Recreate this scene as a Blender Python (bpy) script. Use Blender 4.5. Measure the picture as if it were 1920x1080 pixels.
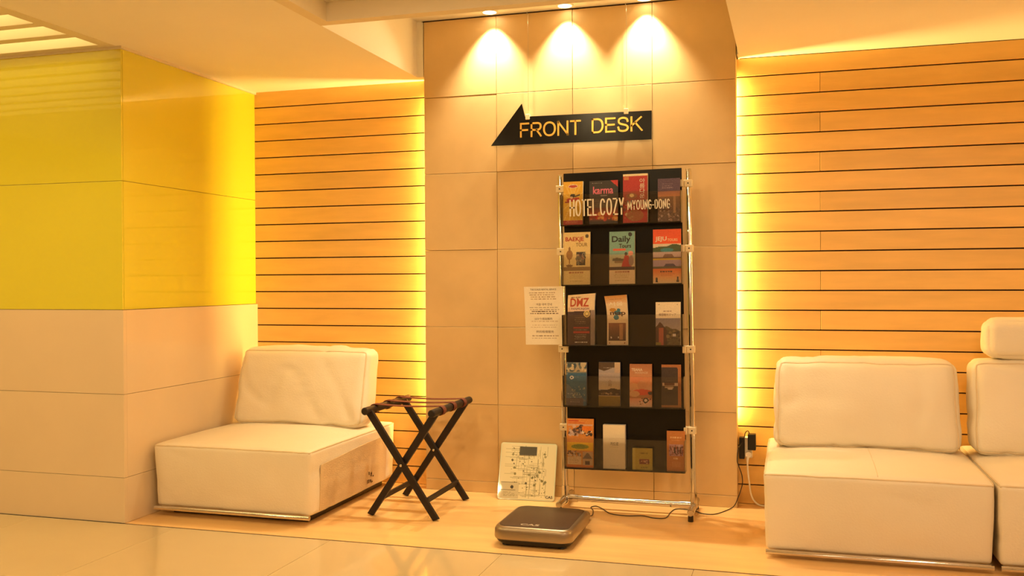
import bpy, bmesh, math, random
import numpy as np
from mathutils import Vector, Matrix, noise

for o in list(bpy.data.objects): bpy.data.objects.remove(o)
SC = bpy.context.scene
COL = SC.collection
random.seed(7)

# ------------------------------------------------------------------ camera
F_PX, PITCH, ROLL, YAW = 1776.3, -0.0073, 0.0051, 0.2876
CAM = Vector((1.8552, -4.6566, 1.0944))
fwd = Vector((-math.sin(YAW), math.cos(YAW), 0)); rgt = Vector((math.cos(YAW), math.sin(YAW), 0)); zz = Vector((0, 0, 1))
Fv = fwd*math.cos(PITCH) + zz*math.sin(PITCH); Uv = -fwd*math.sin(PITCH) + zz*math.cos(PITCH)
Rr = rgt*math.cos(ROLL) - Uv*math.sin(ROLL); Ur = rgt*math.sin(ROLL) + Uv*math.cos(ROLL)
cd = bpy.data.cameras.new('camera'); cam = bpy.data.objects.new('camera', cd); COL.objects.link(cam)
cd.sensor_width = 36.0; cd.lens = 36.0*F_PX/1920.0; cd.clip_start = 0.05
M = Matrix.Identity(4)
for i in range(3):
    M[i][0] = Rr[i]; M[i][1] = Ur[i]; M[i][2] = -Fv[i]; M[i][3] = CAM[i]
cam.matrix_world = M
SC.camera = cam

# ------------------------------------------------------------------ view and world
SC.view_settings.view_transform = 'Standard'; SC.view_settings.look = 'None'
SC.view_settings.gamma = 1.0; SC.view_settings.use_curve_mapping = False
SC.view_settings.exposure = 0.0
wd = bpy.data.worlds.new('world'); SC.world = wd; wd.use_nodes = True
wd.node_tree.nodes['Background'].inputs[0].default_value = (1.0, 0.66, 0.3, 1)
wd.node_tree.nodes['Background'].inputs[1].default_value = 0.05

# light strengths (lobby downlights and far right strip are added unseen; all built further down)
WARM = (1.0, 0.74, 0.38)
WARM2 = (1.0, 0.74, 0.50)
E_ROOM = 30.0      # each unseen lobby downlight, added to light the front faces
E_WASH = 62.0      # each of the three wall washers over the pillar
E_LED = 26.0       # each strip hidden behind the pillar, and the added far right one
E_TRAY = 3.0       # luminous louvred ceiling, emission strength

# ------------------------------------------------------------------ geometry helpers
class MB:
    def __init__(s): s.v = []; s.f = []
    def add(s, v, f):
        n = len(s.v); s.v += [tuple(p) for p in v]; s.f += [tuple(i+n for i in q) for q in f]; return s
    def box(s, x0, x1, y0, y1, z0, z1, b=0.0):
        if b <= 0:
            v = [(x, y, z) for z in (z0, z1) for y in (y0, y1) for x in (x0, x1)]
            return s.add(v, [(0,2,3,1),(4,5,7,6),(0,1,5,4),(2,6,7,3),(0,4,6,2),(1,3,7,5)])
        bm = bmesh.new(); bmesh.ops.create_cube(bm, size=1)
        for w in bm.verts:
            w.co = Vector(((x0+x1)/2+w.co.x*(x1-x0), (y0+y1)/2+w.co.y*(y1-y0), (z0+z1)/2+w.co.z*(z1-z0)))
        bmesh.ops.bevel(bm, geom=list(bm.edges), offset=b, segments=2, profile=0.5, affect='EDGES')
        bm.verts.index_update()
        s.add([w.co[:] for w in bm.verts], [[w.index for w in q.verts] for q in bm.faces]); bm.free(); return s
    def tube(s, pts, r, n=10, closed=False, caps=True):
        pts = [Vector(p) for p in pts]; m = len(pts); base = len(s.v)
        rr = r if isinstance(r, (list, tuple)) else [r]*m
        t0 = (pts[1]-pts[0]).normalized()
        up = Vector((0, 0, 1)) if abs(t0.z) < 0.9 else Vector((1, 0, 0))
        nrm = t0.cross(up).normalized()
        for i in range(m):
            a = pts[(i-1) % m] if (closed or i > 0) else pts[i]
            b = pts[(i+1) % m] if (closed or i < m-1) else pts[i]
            t = (b-a).normalized()
            nrm = (nrm - t*nrm.dot(t)).normalized(); bn = t.cross(nrm)
            for k in range(n):
                an = 2*math.pi*k/n
                s.v.append(tuple(pts[i] + (nrm*math.cos(an)+bn*math.sin(an))*rr[i]))
        for i in range(m if closed else m-1):
            j = (i+1) % m
            for k in range(n):
                l = (k+1) % n
                s.f.append((base+i*n+k, base+i*n+l, base+j*n+l, base+j*n+k))
        if caps and not closed:
            s.f.append(tuple(base+k for k in range(n))[::-1]); s.f.append(tuple(base+(m-1)*n+k for k in range(n)))
        return s
    def bar(s, a, b, w, h, up=(0, 0, 1), bev=0.0):
        a = Vector(a); b = Vector(b); t = (b-a).normalized(); u = Vector(up); sd = t.cross(u).normalized(); u = sd.cross(t).normalized()
        bm = MB().box(-w/2, w/2, 0, (b-a).length, -h/2, h/2, bev)
        return s.add([a+sd*p[0]+t*p[1]+u*p[2] for p in bm.v], bm.f)
    def prism(s, poly, y0, y1):
        n = len(poly)
        s.add([(x, y0, z) for x, z in poly]+[(x, y1, z) for x, z in poly],
              [tuple(range(n)), tuple(range(2*n-1, n-1, -1))]+[(i, i+n, (i+1) % n+n, (i+1) % n) for i in range(n)])
        return s
    def slab(s, poly, z0, z1):
        n = len(poly)
        s.add([(x, y, z0) for x, y in poly]+[(x, y, z1) for x, y in poly],
              [tuple(range(n))[::-1], tuple(range(n, 2*n))]+[(i, (i+1) % n, (i+1) % n+n, i+n) for i in range(n)])
        return s
    def lathe(s, prof, c, n=24, axis='z'):
        base = len(s.v)
        for r, h in prof:
            for k in range(n):
                a = 2*math.pi*k/n; p = (r*math.cos(a), r*math.sin(a), h)
                if axis == 'y': p = (p[0], p[2], p[1])
                if axis == 'x': p = (p[2], p[0], p[1])
                s.v.append((c[0]+p[0], c[1]+p[1], c[2]+p[2]))
        for i in range(len(prof)-1):
            for k in range(n):
                l = (k+1) % n
                s.f.append((base+i*n+k, base+i*n+l, base+(i+1)*n+l, base+(i+1)*n+k))
        s.f.append(tuple(base+k for k in range(n))[::-1]); s.f.append(tuple(base+(len(prof)-1)*n+k for k in range(n)))
        return s
    def xf(s, fn): s.v = [tuple(fn(p)) for p in s.v]; return s

def link(name, me, parent=None):
    o = bpy.data.objects.new(name, me); COL.objects.link(o)
    if parent: o.parent = parent
    return o
def wpos(o):
    p = Vector((0, 0, 0))
    while o: p += o.location; o = o.parent
    return p
def obj(name, mb, mat, parent=None, smooth=False, tags=None, angle=40):
    me = bpy.data.meshes.new(name)
    off = wpos(parent) if parent else Vector((0, 0, 0))
    own = Vector((0, 0, 0))
    if not parent and mb.v:                       # origin at the base of the thing
        a = np.array(mb.v); own = Vector((float(a[:, 0].mean()), float(a[:, 1].mean()), float(a[:, 2].min())))
    sh = off+own
    me.from_pydata([(p[0]-sh.x, p[1]-sh.y, p[2]-sh.z) for p in mb.v], [], mb.f); me.update()
    bm = bmesh.new(); bm.from_mesh(me); bmesh.ops.recalc_face_normals(bm, faces=bm.faces)
    if smooth:
        for q in bm.faces: q.smooth = True
        ca = math.radians(angle)
        for e in bm.edges:
            if len(e.link_faces) == 2 and e.calc_face_angle(0) > ca: e.smooth = False
    bm.to_mesh(me); bm.free()
    if mat: me.materials.append(mat)
    o = link(name, me, parent)
    if not parent: o.location = own
    if tags: tag(o, *tags)
    return o
def tag(o, label=None, cat=None, group=None, kind=None):
    if label: o['label'] = label
    if cat: o['category'] = cat
    if group: o['group'] = group
    if kind: o['kind'] = kind
    return o
def thing(name, loc, label, cat, group=None):
    o = bpy.data.objects.new(name, None); COL.objects.link(o); o.location = loc; o.empty_display_size = 0.05
    return tag(o, label, cat, group)
def struct(name, mb, mat, label=None, parent=None, **k):
    o = obj(name, mb, mat, parent, **k)
    if not parent: tag(o, label, None, None, 'structure')
    return o
def curve(pts, n=8):
    """Catmull-Rom through pts"""
    P = [Vector(p) for p in pts]; P = [P[0]*2-P[1]]+P+[P[-1]*2-P[-2]]; out = []
    for i in range(1, len(P)-2):
        a, b, c, d = P[i-1:i+3]
        for k in range(n):
            t = k/n
            out.append(0.5*((2*b)+(c-a)*t+(2*a-5*b+4*c-d)*t*t+(3*b-a-3*c+d)*t**3))
    out.append(P[-2]); return out
def text_mb(body, x0, x1, z0, z1, y, depth=0.0006, fit=True, font=None):
    """lettering in the XZ plane facing -y, fitted into a box"""
    cu = bpy.data.curves.new('lettering', 'FONT'); cu.body = body; cu.size = 1; cu.resolution_u = 3; cu.extrude = 0.02
    if all(ord(c) < 128 for c in body) and len(body) < 8: cu.offset = 0.022      # bolder Latin titles
    to = bpy.data.objects.new('lettering', cu); COL.objects.link(to)
    dg = bpy.context.evaluated_depsgraph_get(); me = bpy.data.meshes.new_from_object(to.evaluated_get(dg))
    v = np.array([w.co[:] for w in me.vertices]); f = [tuple(q.vertices) for q in me.polygons]
    bpy.data.objects.remove(to); bpy.data.curves.remove(cu); bpy.data.meshes.remove(me)
    m = MB()
    if len(v) == 0: return m
    lo = v.min(0); hi = v.max(0)
    sx = (x1-x0)/(hi[0]-lo[0]); sz = (z1-z0)/(hi[1]-lo[1])
    m.v = [(x0+(p[0]-lo[0])*sx, y-depth*(p[2]-lo[2])/(hi[2]-lo[2]), z0+(p[1]-lo[1])*sz) for p in v]; m.f = f
    return m

def strokes(body, x0, x1, z0, z1, y, t, depth, widths, gap, tz=None):
    """plain sans capitals drawn as mitred strokes in the XZ plane facing -y; letters share the width x1-x0"""
    tz = tz or t
    el = lambda a0, a1, cx=.5, cy=.5, rx=.5, ry=.5, n=26: [(cx+rx*math.copysign(abs(math.cos(math.radians(a0+(a1-a0)*k/n)))**0.9, math.cos(math.radians(a0+(a1-a0)*k/n))),
                                                          cy+ry*math.copysign(abs(math.sin(math.radians(a0+(a1-a0)*k/n)))**0.9, math.sin(math.radians(a0+(a1-a0)*k/n)))) for k in range(n+1)]
    G = {'F': [[(0, 0), (0, 1), (1, 1)], [(0, .50), (.86, .50)]], 'E': [[(1, 1), (0, 1), (0, 0), (1, 0)], [(0, .52), (.92, .52)]],
         'T': [[(0, 1), (1, 1)], [(.5, 1), (.5, 0)]], 'L': [[(0, 1), (0, 0), (1, 0)]], 'H': [[(0, 0), (0, 1)], [(1, 0), (1, 1)], [(0, .52), (1, .52)]],
         'N': [[(0, 0), (0, 1)], [(0, 1), (1, 0)], [(1, 0), (1, 1)]], 'M': [[(0, 0), (0, 1)], [(0, 1), (.5, .12)], [(.5, .12), (1, 1)], [(1, 0), (1, 1)]],
         'K': [[(0, 0), (0, 1)], [(0, .36), (.94, 1)], [(.36, .60), (1, 0)]], 'Z': [[(0, 1), (1, 1)], [(1, 1), (0, 0)], [(0, 0), (1, 0)]],
         'Y': [[(0, 1), (.5, .45)], [(1, 1), (.5, .45)], [(.5, .5), (.5, 0)]], '-': [[(0, .42), (1, .42)]],
         'O': [el(0, 360)], 'C': [el(38, 322)], 'G': [el(40, 345)[:-1]+[(1, .12)], [(.55, .46), (1, .46), (1, .1)]],
         'U': [[(0, 1), (0, .35)]+el(180, 360, .5, .35, .5, .35)[1:-1]+[(1, .35), (1, 1)]],
         'D': [[(0, 0), (0, 1)], [(0, 1), (.45, 1)]+el(90, -90, .45, .5, .55, .5)[1:-1]+[(.45, 0), (0, 0)]],
         'R': [[(0, 0), (0, 1)], [(0, 1), (.66, 1)]+el(90, -90, .66, .74, .34, .26)[1:-1]+[(.66, .48), (0, .48)], [(.55, .48), (1, 0)]],
         'S': [curve2([(.97, .74), (.86, .93), (.5, 1), (.14, .92), (.05, .74), (.18, .58), (.5, .50), (.84, .42), (1, .25), (.86, .07), (.5, 0), (.12, .07), (0, .28)])]}
    tot = sum(widths.get(c, .35 if c == ' ' else 1.0) for c in body)+gap*(len(body)-1)
    u = (x1-x0)/tot; cx = x0; m = MB()
    for c in body:
        w = widths.get(c, .35 if c == ' ' else 1.0)*u
        for pl in G.get(c, []):
            P = [Vector((cx+t/2+p[0]*(w-t), z0+tz/2+p[1]*(z1-z0-tz))) for p in pl]
            closed = (P[0]-P[-1]).length < 1e-6
            if closed: P = P[:-1]
            n = len(P); rows = []
            for i in range(n):
                a = P[i-1] if (closed or i > 0) else None; b = P[(i+1) % n] if (closed or i < n-1) else None
                d1 = (P[i]-a).normalized() if a is not None else None; d2 = (b-P[i]).normalized() if b is not None else None
                if d1 is None: d1 = d2
                if d2 is None: d2 = d1
                nn = Vector((-(d1+d2).y, (d1+d2).x)).normalized(); k = 1/max(0.5, nn.dot(Vector((-d1.y, d1.x))))
                p = P[i].copy()
                if not closed and i == 0: p = p-d2*t/2
                if not closed and i == n-1: p = p+d1*t/2
                rows.append((p+nn*k*t/2, p-nn*k*t/2))
            for i in range(n if closed else n-1):
                A, B = rows[i]; C, E = rows[(i+1) % n]
                clip = lambda q: (q.x, max(z0, min(z1, q.y)))
                m.prism([clip(A), clip(B), clip(E), clip(C)], y, y-depth)
        cx += w+gap*u
    return m
def curve2(pts):
    return [(p.x, p.y) for p in curve([(a, b, 0) for a, b in pts], 5)]

# ------------------------------------------------------------------ materials
def srgb(r, g, b):
    f = lambda c: (c/255/12.92) if c/255 <= 0.04045 else ((c/255+0.055)/1.055)**2.4
    return (f(r), f(g), f(b), 1)
def mat(name, col, rough=0.5, metal=0.0, var=0.0, nscale=8.0, stretch=(1, 1, 1), bump=0.0, bscale=60.0, rnd=0.0, coat=0.0, col2=None, spec=0.5, coat_r=0.05):
    m = bpy.data.materials.new(name); m.use_nodes = True; nt = m.node_tree; N = nt.nodes; L = nt.links
    p = N['Principled BSDF']; p.inputs['Roughness'].default_value = rough; p.inputs['Metallic'].default_value = metal
    p.inputs['Coat Weight'].default_value = coat; p.inputs['Coat Roughness'].default_value = coat_r
    p.inputs['Specular IOR Level'].default_value = spec
    p.inputs['Base Color'].default_value = col
    tc = N.new('ShaderNodeTexCoord'); mp = N.new('ShaderNodeMapping'); mp.inputs['Scale'].default_value = stretch
    L.new(tc.outputs['Object'], mp.inputs[0])
    vec = mp.outputs[0]
    if rnd > 0:
        oi = N.new('ShaderNodeObjectInfo'); ad = N.new('ShaderNodeVectorMath'); ad.operation = 'ADD'
        ml = N.new('ShaderNodeMath'); ml.operation = 'MULTIPLY'; ml.inputs[1].default_value = 40
        L.new(oi.outputs['Random'], ml.inputs[0]); L.new(ml.outputs[0], ad.inputs[1]); L.new(vec, ad.inputs[0]); vec = ad.outputs[0]
    if var > 0:
        nz = N.new('ShaderNodeTexNoise'); nz.inputs['Scale'].default_value = nscale; nz.inputs['Detail'].default_value = 5
        L.new(vec, nz.inputs[0])
        rp = N.new('ShaderNodeValToRGB'); rp.color_ramp.elements[0].position = 0.3; rp.color_ramp.elements[1].position = 0.7
        c2 = col2 or tuple(min(1, c*(1+var)) for c in col[:3])+(1,)
        rp.color_ramp.elements[0].color = tuple(c*(1-var) for c in col[:3])+(1,); rp.color_ramp.elements[1].color = c2
        L.new(nz.outputs[0], rp.inputs[0]); out = rp.outputs[0]
        if rnd > 0:
            hs = N.new('ShaderNodeHueSaturation'); mr = N.new('ShaderNodeMapRange')
            mr.inputs['To Min'].default_value = 1-rnd; mr.inputs['To Max'].default_value = 1+rnd
            L.new(oi.outputs['Random'], mr.inputs[0]); L.new(mr.outputs[0], hs.inputs['Value']); L.new(out, hs.inputs['Color']); out = hs.outputs[0]
        L.new(out, p.inputs['Base Color'])
    if bump > 0:
        nb = N.new('ShaderNodeTexNoise'); nb.inputs['Scale'].default_value = bscale; nb.inputs['Detail'].default_value = 3
        L.new(vec, nb.inputs[0]); bp = N.new('ShaderNodeBump'); bp.inputs['Strength'].default_value = bump; bp.inputs['Distance'].default_value = 0.01
        L.new(nb.outputs[0], bp.inputs['Height']); L.new(bp.outputs[0], p.inputs['Normal'])
    return m
def emis(name, col, st):
    m = bpy.data.materials.new(name); m.use_nodes = True; N = m.node_tree.nodes
    p = N['Principled BSDF']; p.inputs['Base Color'].default_value = (0.8, 0.8, 0.8, 1)
    p.inputs['Emission Color'].default_value = tuple(col)+(1,); p.inputs['Emission Strength'].default_value = st
    return m
def clear(name, tint, gl=0.12, rough=0.03):
    m = bpy.data.materials.new(name); m.use_nodes = True; nt = m.node_tree; N = nt.nodes; L = nt.links
    N.remove(N['Principled BSDF']); out = N['Material Output']
    t = N.new('ShaderNodeBsdfTransparent'); t.inputs[0].default_value = tint
    g = N.new('ShaderNodeBsdfGlossy'); g.inputs['Roughness'].default_value = rough
    fr = N.new('ShaderNodeFresnel'); fr.inputs[0].default_value = 1.49
    mx = N.new('ShaderNodeMixShader'); L.new(fr.outputs[0], mx.inputs[0]); L.new(t.outputs[0], mx.inputs[1]); L.new(g.outputs[0], mx.inputs[2])
    L.new(mx.outputs[0], out.inputs[0]); return m
def vcol(name, rough=0.45, coat=0.0):
    m = bpy.data.materials.new(name); m.use_nodes = True; nt = m.node_tree
    a = nt.nodes.new('ShaderNodeVertexColor'); a.layer_name = 'print'
    p = nt.nodes['Principled BSDF']; p.inputs['Roughness'].default_value = rough; p.inputs['Coat Weight'].default_value = coat
    nt.links.new(a.outputs[0], p.inputs['Base Color']); return m

M_ceil = mat('ceiling_paint', srgb(248, 242, 230), 0.75, var=0.02, nscale=2)
M_frame = mat('moulding_paint', srgb(232, 220, 196), 0.6, var=0.02, nscale=2)
M_slat = mat('maple_slat', srgb(240, 194, 114), 0.42, var=0.065, nscale=3.6, stretch=(1, 6, 7), bump=0.05, bscale=30, rnd=0.06)
M_gap = mat('dark_backing', srgb(38, 22, 14), 0.9, var=0.1)
M_stone = mat('cream_marble', srgb(223, 191, 138), 0.42, var=0.08, nscale=3.5, rnd=0.035, coat=0.0, bump=0.02, bscale=6)
M_grout = mat('grout', srgb(150, 120, 85), 0.9, var=0.05)
M_tilewall = mat('polished_wall_tile', srgb(232, 210, 176), 0.22, var=0.03, nscale=2.5, rnd=0.015, coat=0.3)
M_yglass = mat('yellow_back_painted_glass', srgb(228, 219, 52), 0.25, var=0.01, nscale=2, coat=1.0, coat_r=0.02)
M_yglass.node_tree.nodes['Principled BSDF'].inputs['Coat IOR'].default_value = 1.7
M_floor = mat('polished_floor_tile', srgb(216, 194, 152), 0.16, var=0.03, nscale=1.8, rnd=0.01, coat=0.5, coat_r=0.04)
M_wfloor = mat('maple_floor', srgb(247, 200, 134), 0.3, var=0.09, nscale=2.2, stretch=(1, 7, 1), coat=0.25, coat_r=0.15)
M_joint = mat('dark_joint', srgb(60, 38, 22), 0.7, var=0.1)
M_leath = mat('cream_leather', srgb(240, 228, 204), 0.5, var=0.025, nscale=4, bump=0.12, bscale=140)
M_pipe = mat('leather_piping', srgb(226, 206, 170), 0.5, var=0.05, nscale=30)
M_lining = mat('beige_lining', srgb(222, 196, 154), 0.95, var=0.035, nscale=14, stretch=(1, 1, 2.5), bump=0.25, bscale=90)
M_stain = mat('torn_stain', srgb(70, 44, 24), 0.9, var=0.4, nscale=40)
M_chrome = mat('chrome', srgb(216, 212, 206), 0.12, 1.0, var=0.02)
M_black = mat('black_plastic', srgb(16, 13, 12), 0.35, var=0.1)
M_acry = mat('black_acrylic', srgb(9, 6, 5), 0.22, var=0.05, spec=0.3)
M_walnut = mat('dark_walnut', srgb(25, 12, 9), 0.5, var=0.25, nscale=10, stretch=(3, 3, 1))
M_strap = mat('brown_strap', srgb(112, 52, 30), 0.7, var=0.15, nscale=60, bump=0.2, bscale=200)
M_gold = mat('gold_letter', srgb(235, 190, 95), 0.3, 0.75, var=0.03)
M_white = mat('white_plastic', srgb(238, 230, 214), 0.4, var=0.02)
M_clamp = mat('translucent_clamp', srgb(232, 214, 178), 0.3, var=0.04, coat=0.3)
M_paper = mat('paper', srgb(240, 232, 214), 0.8, var=0.02)
M_metal = mat('bronze_silver_metal', srgb(160, 144, 122), 0.32, 0.8, var=0.04, nscale=5)
M_top = mat('brown_platform', srgb(74, 56, 44), 0.38, 0.2, var=0.05, nscale=4)
M_lcd = mat('lcd_grey', srgb(70, 66, 52), 0.25, var=0.03)
M_ink = mat('dark_ink', srgb(35, 25, 20), 0.6, var=0.05)
M_silver = mat('silver_letter', srgb(210, 200, 185), 0.35, 0.5, var=0.02)
M_lip = clear('smoky_clear_acrylic', (0.955, 0.94, 0.92, 1))
M_led = emis('led_tape', (1.0, 0.72, 0.3), 6.0)
M_lens = emis('downlight_lens', (1.0, 0.8, 0.45), 14.0)
M_lum = emis('luminous_ceiling', (1.0, 0.78, 0.32), E_TRAY)
M_print = vcol('printed_paper'); M_gprint = vcol('printed_glass', 0.3, 0.3)
INK = {}
def ink(r, g, b):
    if (r, g, b) not in INK: INK[(r, g, b)] = mat('ink_%d' % len(INK), srgb(r, g, b), 0.5, var=0.02)
    return INK[(r, g, b)]

# ------------------------------------------------------------------ key dimensions
L, D, YF, H1, ZT, W = -1.061, 0.10, -1.03, 2.172, 2.46, 1.60
FLX0, FLX1, FLY0 = -3.6, 5.0, -7.2

# ------------------------------------------------------------------ floor
fl = struct('floor', MB().box(FLX0, FLX1, FLY0, YF-0.006, -0.06, -0.004), M_grout, 'large cream polished floor tiles of the lobby')
T = 0.76
xs = [-1.545+T*k for k in range(-3, 9)]; ys = [YF-0.006-T*k for k in range(0, 9)]
for i in range(len(xs)-1):
    for j in range(len(ys)-1):
        a, b = max(xs[i], FLX0), min(xs[i+1], FLX1); c, d = max(ys[j+1], FLY0), ys[j]
        if b-a < 0.05 or d-c < 0.05: continue
        obj('tile', MB().box(a+0.0008, b-0.0008, c+0.0008, d-0.0008, -0.02, 0.0, 0.0006), M_floor, fl)
struct('floor_wood', MB().box(L-0.02, FLX1, YF+0.004, D+0.03, -0.06, 0.0), M_wfloor, 'pale maple floor strip in front of the slatted wall')
struct('trim_1', MB().box(L-0.02, FLX1, YF-0.006, YF+0.004, -0.06, -0.001), M_joint, 'thin dark joint between wood floor and polished tiles')

# ------------------------------------------------------------------ slatted back wall
wb = struct('wall_back', MB().box(L-0.1, FLX1, D+0.018, D+0.14, 0, 2.6), M_gap, 'back wall clad with horizontal maple slats')
P_ = 0.0947
for k in range(23):
    z0 = max(0.002, P_*k-0.003+0.0062 if k else 0.002); z1 = P_*(k+1)-0.003
    if k == 22: z1 = H1
    segs = [(L-0.05, 0.055), (1.545, FLX1)]
    sp = 1.985 if k % 2 == 1 else (3.3 if k % 4 else 2.95)
    segs = [segs[0], (1.545, sp-0.0007), (sp+0.0007, FLX1)]
    for a, b in segs:
        obj('slat', MB().box(a, b, D-random.uniform(0, 0.0006), D+0.018, z0, z1, 0.0012), M_slat, wb)

# ------------------------------------------------------------------ stone pillar, tile by tile
core = MB().box(0.040, 1.560, 0.0815, D+0.02, 0, 2.46)
core.box(0.0005, 1.5995, 0.0765, 0.0812, 0, 2.455)
wp = struct('wall_pillar', core, M_grout, 'cream marble tiled pillar panel behind the brochure stand')
rows = [0.0, 0.057]+[0.057+0.4*k for k in range(1, 7)]
random.seed(3)
for r in range(len(rows)-1):
    for c in range(4):
        dy = random.uniform(-0.0018, 0.0016); g = 0.0009
        obj('tile', MB().box(0.4*c+g, 0.4*c+0.4-g, dy, 0.077, rows[r]+g, rows[r+1]-g, 0.0012), M_stone, wp)

# ------------------------------------------------------------------ left block: stone dado below, yellow glass above
wl = struct('wall_left', MB().box(FLX0, L-0.022, YF+0.022, D+0.02, 0, 2.45), M_grout, 'projecting block with tiled dado and yellow glass panels')
zr = [0, 0.207, 0.587, 0.972]
for i in range(3):
    for a, b in [(FLX0, -2.62), (-2.62, -1.84), (-1.84, L)]:
        obj('tile', MB().box(a+0.0008, b-(0.0008 if b < L else 0), YF, YF+0.022, zr[i]+0.0008, zr[i+1]-0.0008, 0.0008), M_tilewall, wl)
    obj('tile', MB().box(L-0.022, L, YF+0.0225, D, zr[i]+0.0008, zr[i+1]-0.0008, 0.0008), M_tilewall, wl)
yr = [0.9725, 1.561, H1+0.03]
for i in range(2):
    for a, b in [(FLX0, -2.3), (-2.3, L-0.011)]:
        obj('glass_panel', MB().box(a+0.001, b-0.001, YF+0.011, YF+0.0215, yr[i]+0.0008, yr[i+1]-0.0008, 0.001), M_yglass, wl)
    obj('glass_panel', MB().box(L-0.021, L-0.011, YF+0.0225, D, yr[i]+0.0008, yr[i+1]-0.0008, 0.001), M_yglass, wl)
tr2 = MB().box(L-0.012, L, YF+0.013, D, H1-0.012, H1)
tr2.box(FLX0, L, YF, YF+0.012, H1-0.012, H1)
struct('trim_2', tr2, M_frame, 'slim pale moulding under the ceiling above the yellow glass')

# ------------------------------------------------------------------ ceilings
ce = struct('ceiling', MB().box(FLX0, FLX1, FLY0, D+0.14, 2.62, 2.70), M_ceil, 'pale painted lobby ceiling with dropped beams')
obj('beam', MB().box(-1.088, -0.04, FLY0, D+0.0, H1, 2.62), M_ceil, ce)                       # left soffit
obj('beam', MB().box(1.612, FLX1, FLY0, D+0.0, H1+0.003, 2.62), M_ceil, ce)                     # right soffit
obj('beam', MB().box(-0.04, 1.612, FLY0, -3.8, H1, 2.62), M_ceil, ce)
obj('recess_ceiling', MB().box(-0.04, 1.612, -1.07, 0.16, 2.463, 2.62), M_ceil, ce)
obj('recess_back', MB().box(-0.04, -0.0045, 0.004, D, H1, 2.47).box(1.6045, 1.612, 0.004, D, H1, 2.47), M_ceil, ce)
obj('shadow_gap', MB().box(-0.012, 1.605, 0.004, 0.05, 2.4575, 2.478), M_gap, ce)
# moulded tray in front of the pillar recess
fx0, fx1, fy0, fy1 = -0.04, 1.612, -3.8, -1.06
def ring(mb, x0, x1, y0, y1, w, z0, z1):
    mb.box(x0, x0+w, y0, y1, z0, z1); mb.box(x1-w, x1, y0, y1, z0, z1)
    mb.box(x0+w, x1-w, y0, y0+w, z0, z1); mb.box(x0+w, x1-w, y1-w, y1, z0, z1); return mb
trm = struct('trim_3', ring(MB(), fx0, fx1, fy0, fy1, 0.055, H1-0.002, 2.25), M_frame, 'stepped moulding round the ceiling tray above the stand')
obj('step', ring(MB(), fx0, fx1, fy0, fy1, 0.09, 2.25, 2.32), M_frame, trm)
obj('step', ring(MB(), fx0, fx1, fy0, fy1, 0.13, 2.32, 2.47), M_frame, trm)
obj('tray_ceiling', MB().box(fx0, fx1, fy0, fy1, 2.42, 2.47), M_ceil, ce)
# louvred luminous ceiling in front of the yellow glass
lv = struct('trim_4', MB().box(-1.150, -1.088, -2.36, YF+0.03, H1-0.001, 2.33), M_frame, 'pale frame of the louvred light ceiling before the yellow glass')
for a, b in [(-1.07, -1.0), (-1.265, -1.212), (-1.447, -1.398), (-1.632, -1.583), (-1.817, -1.768), (-2.002, -1.953), (-2.187, -2.138), (-2.36, -2.30)]:
    obj('louvre', MB().box(FLX0, -1.150, a, b, H1-0.001, 2.30, 0.002), M_frame, lv)
lum = obj('light_diffuser', MB().box(FLX0, -1.15, -2.30, -1.03, 2.305, 2.315), M_lum, lv)
obj('beam', MB().box(FLX0, -1.088, FLY0, -2.36, H1, 2.62), M_ceil, ce)
obj('beam', MB().box(FLX0, -1.088, -2.36, 0.1, 2.36, 2.62), M_ceil, ce)

# ------------------------------------------------------------------ rest of the lobby around the camera
M_plain = mat('lobby_paint', srgb(226, 202, 160), 0.7, var=0.03, nscale=1.5)
struct('wall_front', MB().box(FLX0-0.1, FLX1+0.1, FLY0-0.1, FLY0, 0, 2.7), M_plain, 'plain lobby wall behind the viewer')
struct('wall_west', MB().box(FLX0-0.1, FLX0, FLY0, D+0.14, 0, 2.7), M_plain, 'plain lobby wall on the far left')
struct('wall_east', MB().box(FLX1, FLX1+0.1, FLY0, D+0.14, 0, 2.7), M_plain, 'plain lobby wall on the far right')

# ------------------------------------------------------------------ lamps
def spot(parent, loc, energy, size_deg, blend, radius, col, rot=(0, 0, 0)):
    ld = bpy.data.lights.new('lamp', 'SPOT'); ld.energy = energy; ld.color = col; ld.spot_size = math.radians(size_deg)
    ld.spot_blend = blend; ld.shadow_soft_size = radius
    o = bpy.data.objects.new('lamp', ld); COL.objects.link(o); o.parent = parent
    o.location = Vector(loc)-wpos(parent); o.rotation_euler = rot; return o
def downlight(x, y, z, r, label, group):
    t = thing('downlight', (x, y, z), label, 'downlight', group)
    obj('trim_ring', MB().lathe([(r*1.25, 0.0), (r*1.25, -0.004), (r*1.02, -0.006), (r*0.98, 0.0)], (x, y, z), 28), M_white, t, True)
    obj('lens', MB().lathe([(r*0.98, -0.0005), (r*0.9, -0.003), (r*0.3, -0.005)], (x, y, z), 28), M_lens, t, True)
    return t
for x, y, nm in [(0.386, -0.066, 'leftmost wall washer downlight shining on the marble above the arrow'),
             (0.777, -0.062, 'middle wall washer downlight above the marble pillar'),
             (1.172, -0.058, 'rightmost wall washer downlight by the top of the pillar')]:
    t = downlight(x, y, 2.463, 0.034, nm, 'wall washers above the pillar')
    spot(t, (x, y, 2.452), E_WASH, 88, 0.85, 0.014, (1.0, 0.82, 0.50), (math.radians(3), 0, 0))
    spot(t, (x, y, 2.447), E_WASH*0.14, 130, 0.5, 0.03, (1.0, 0.80, 0.46), (math.radians(-38), 0, 0))      # spill of the same lamp
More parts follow.
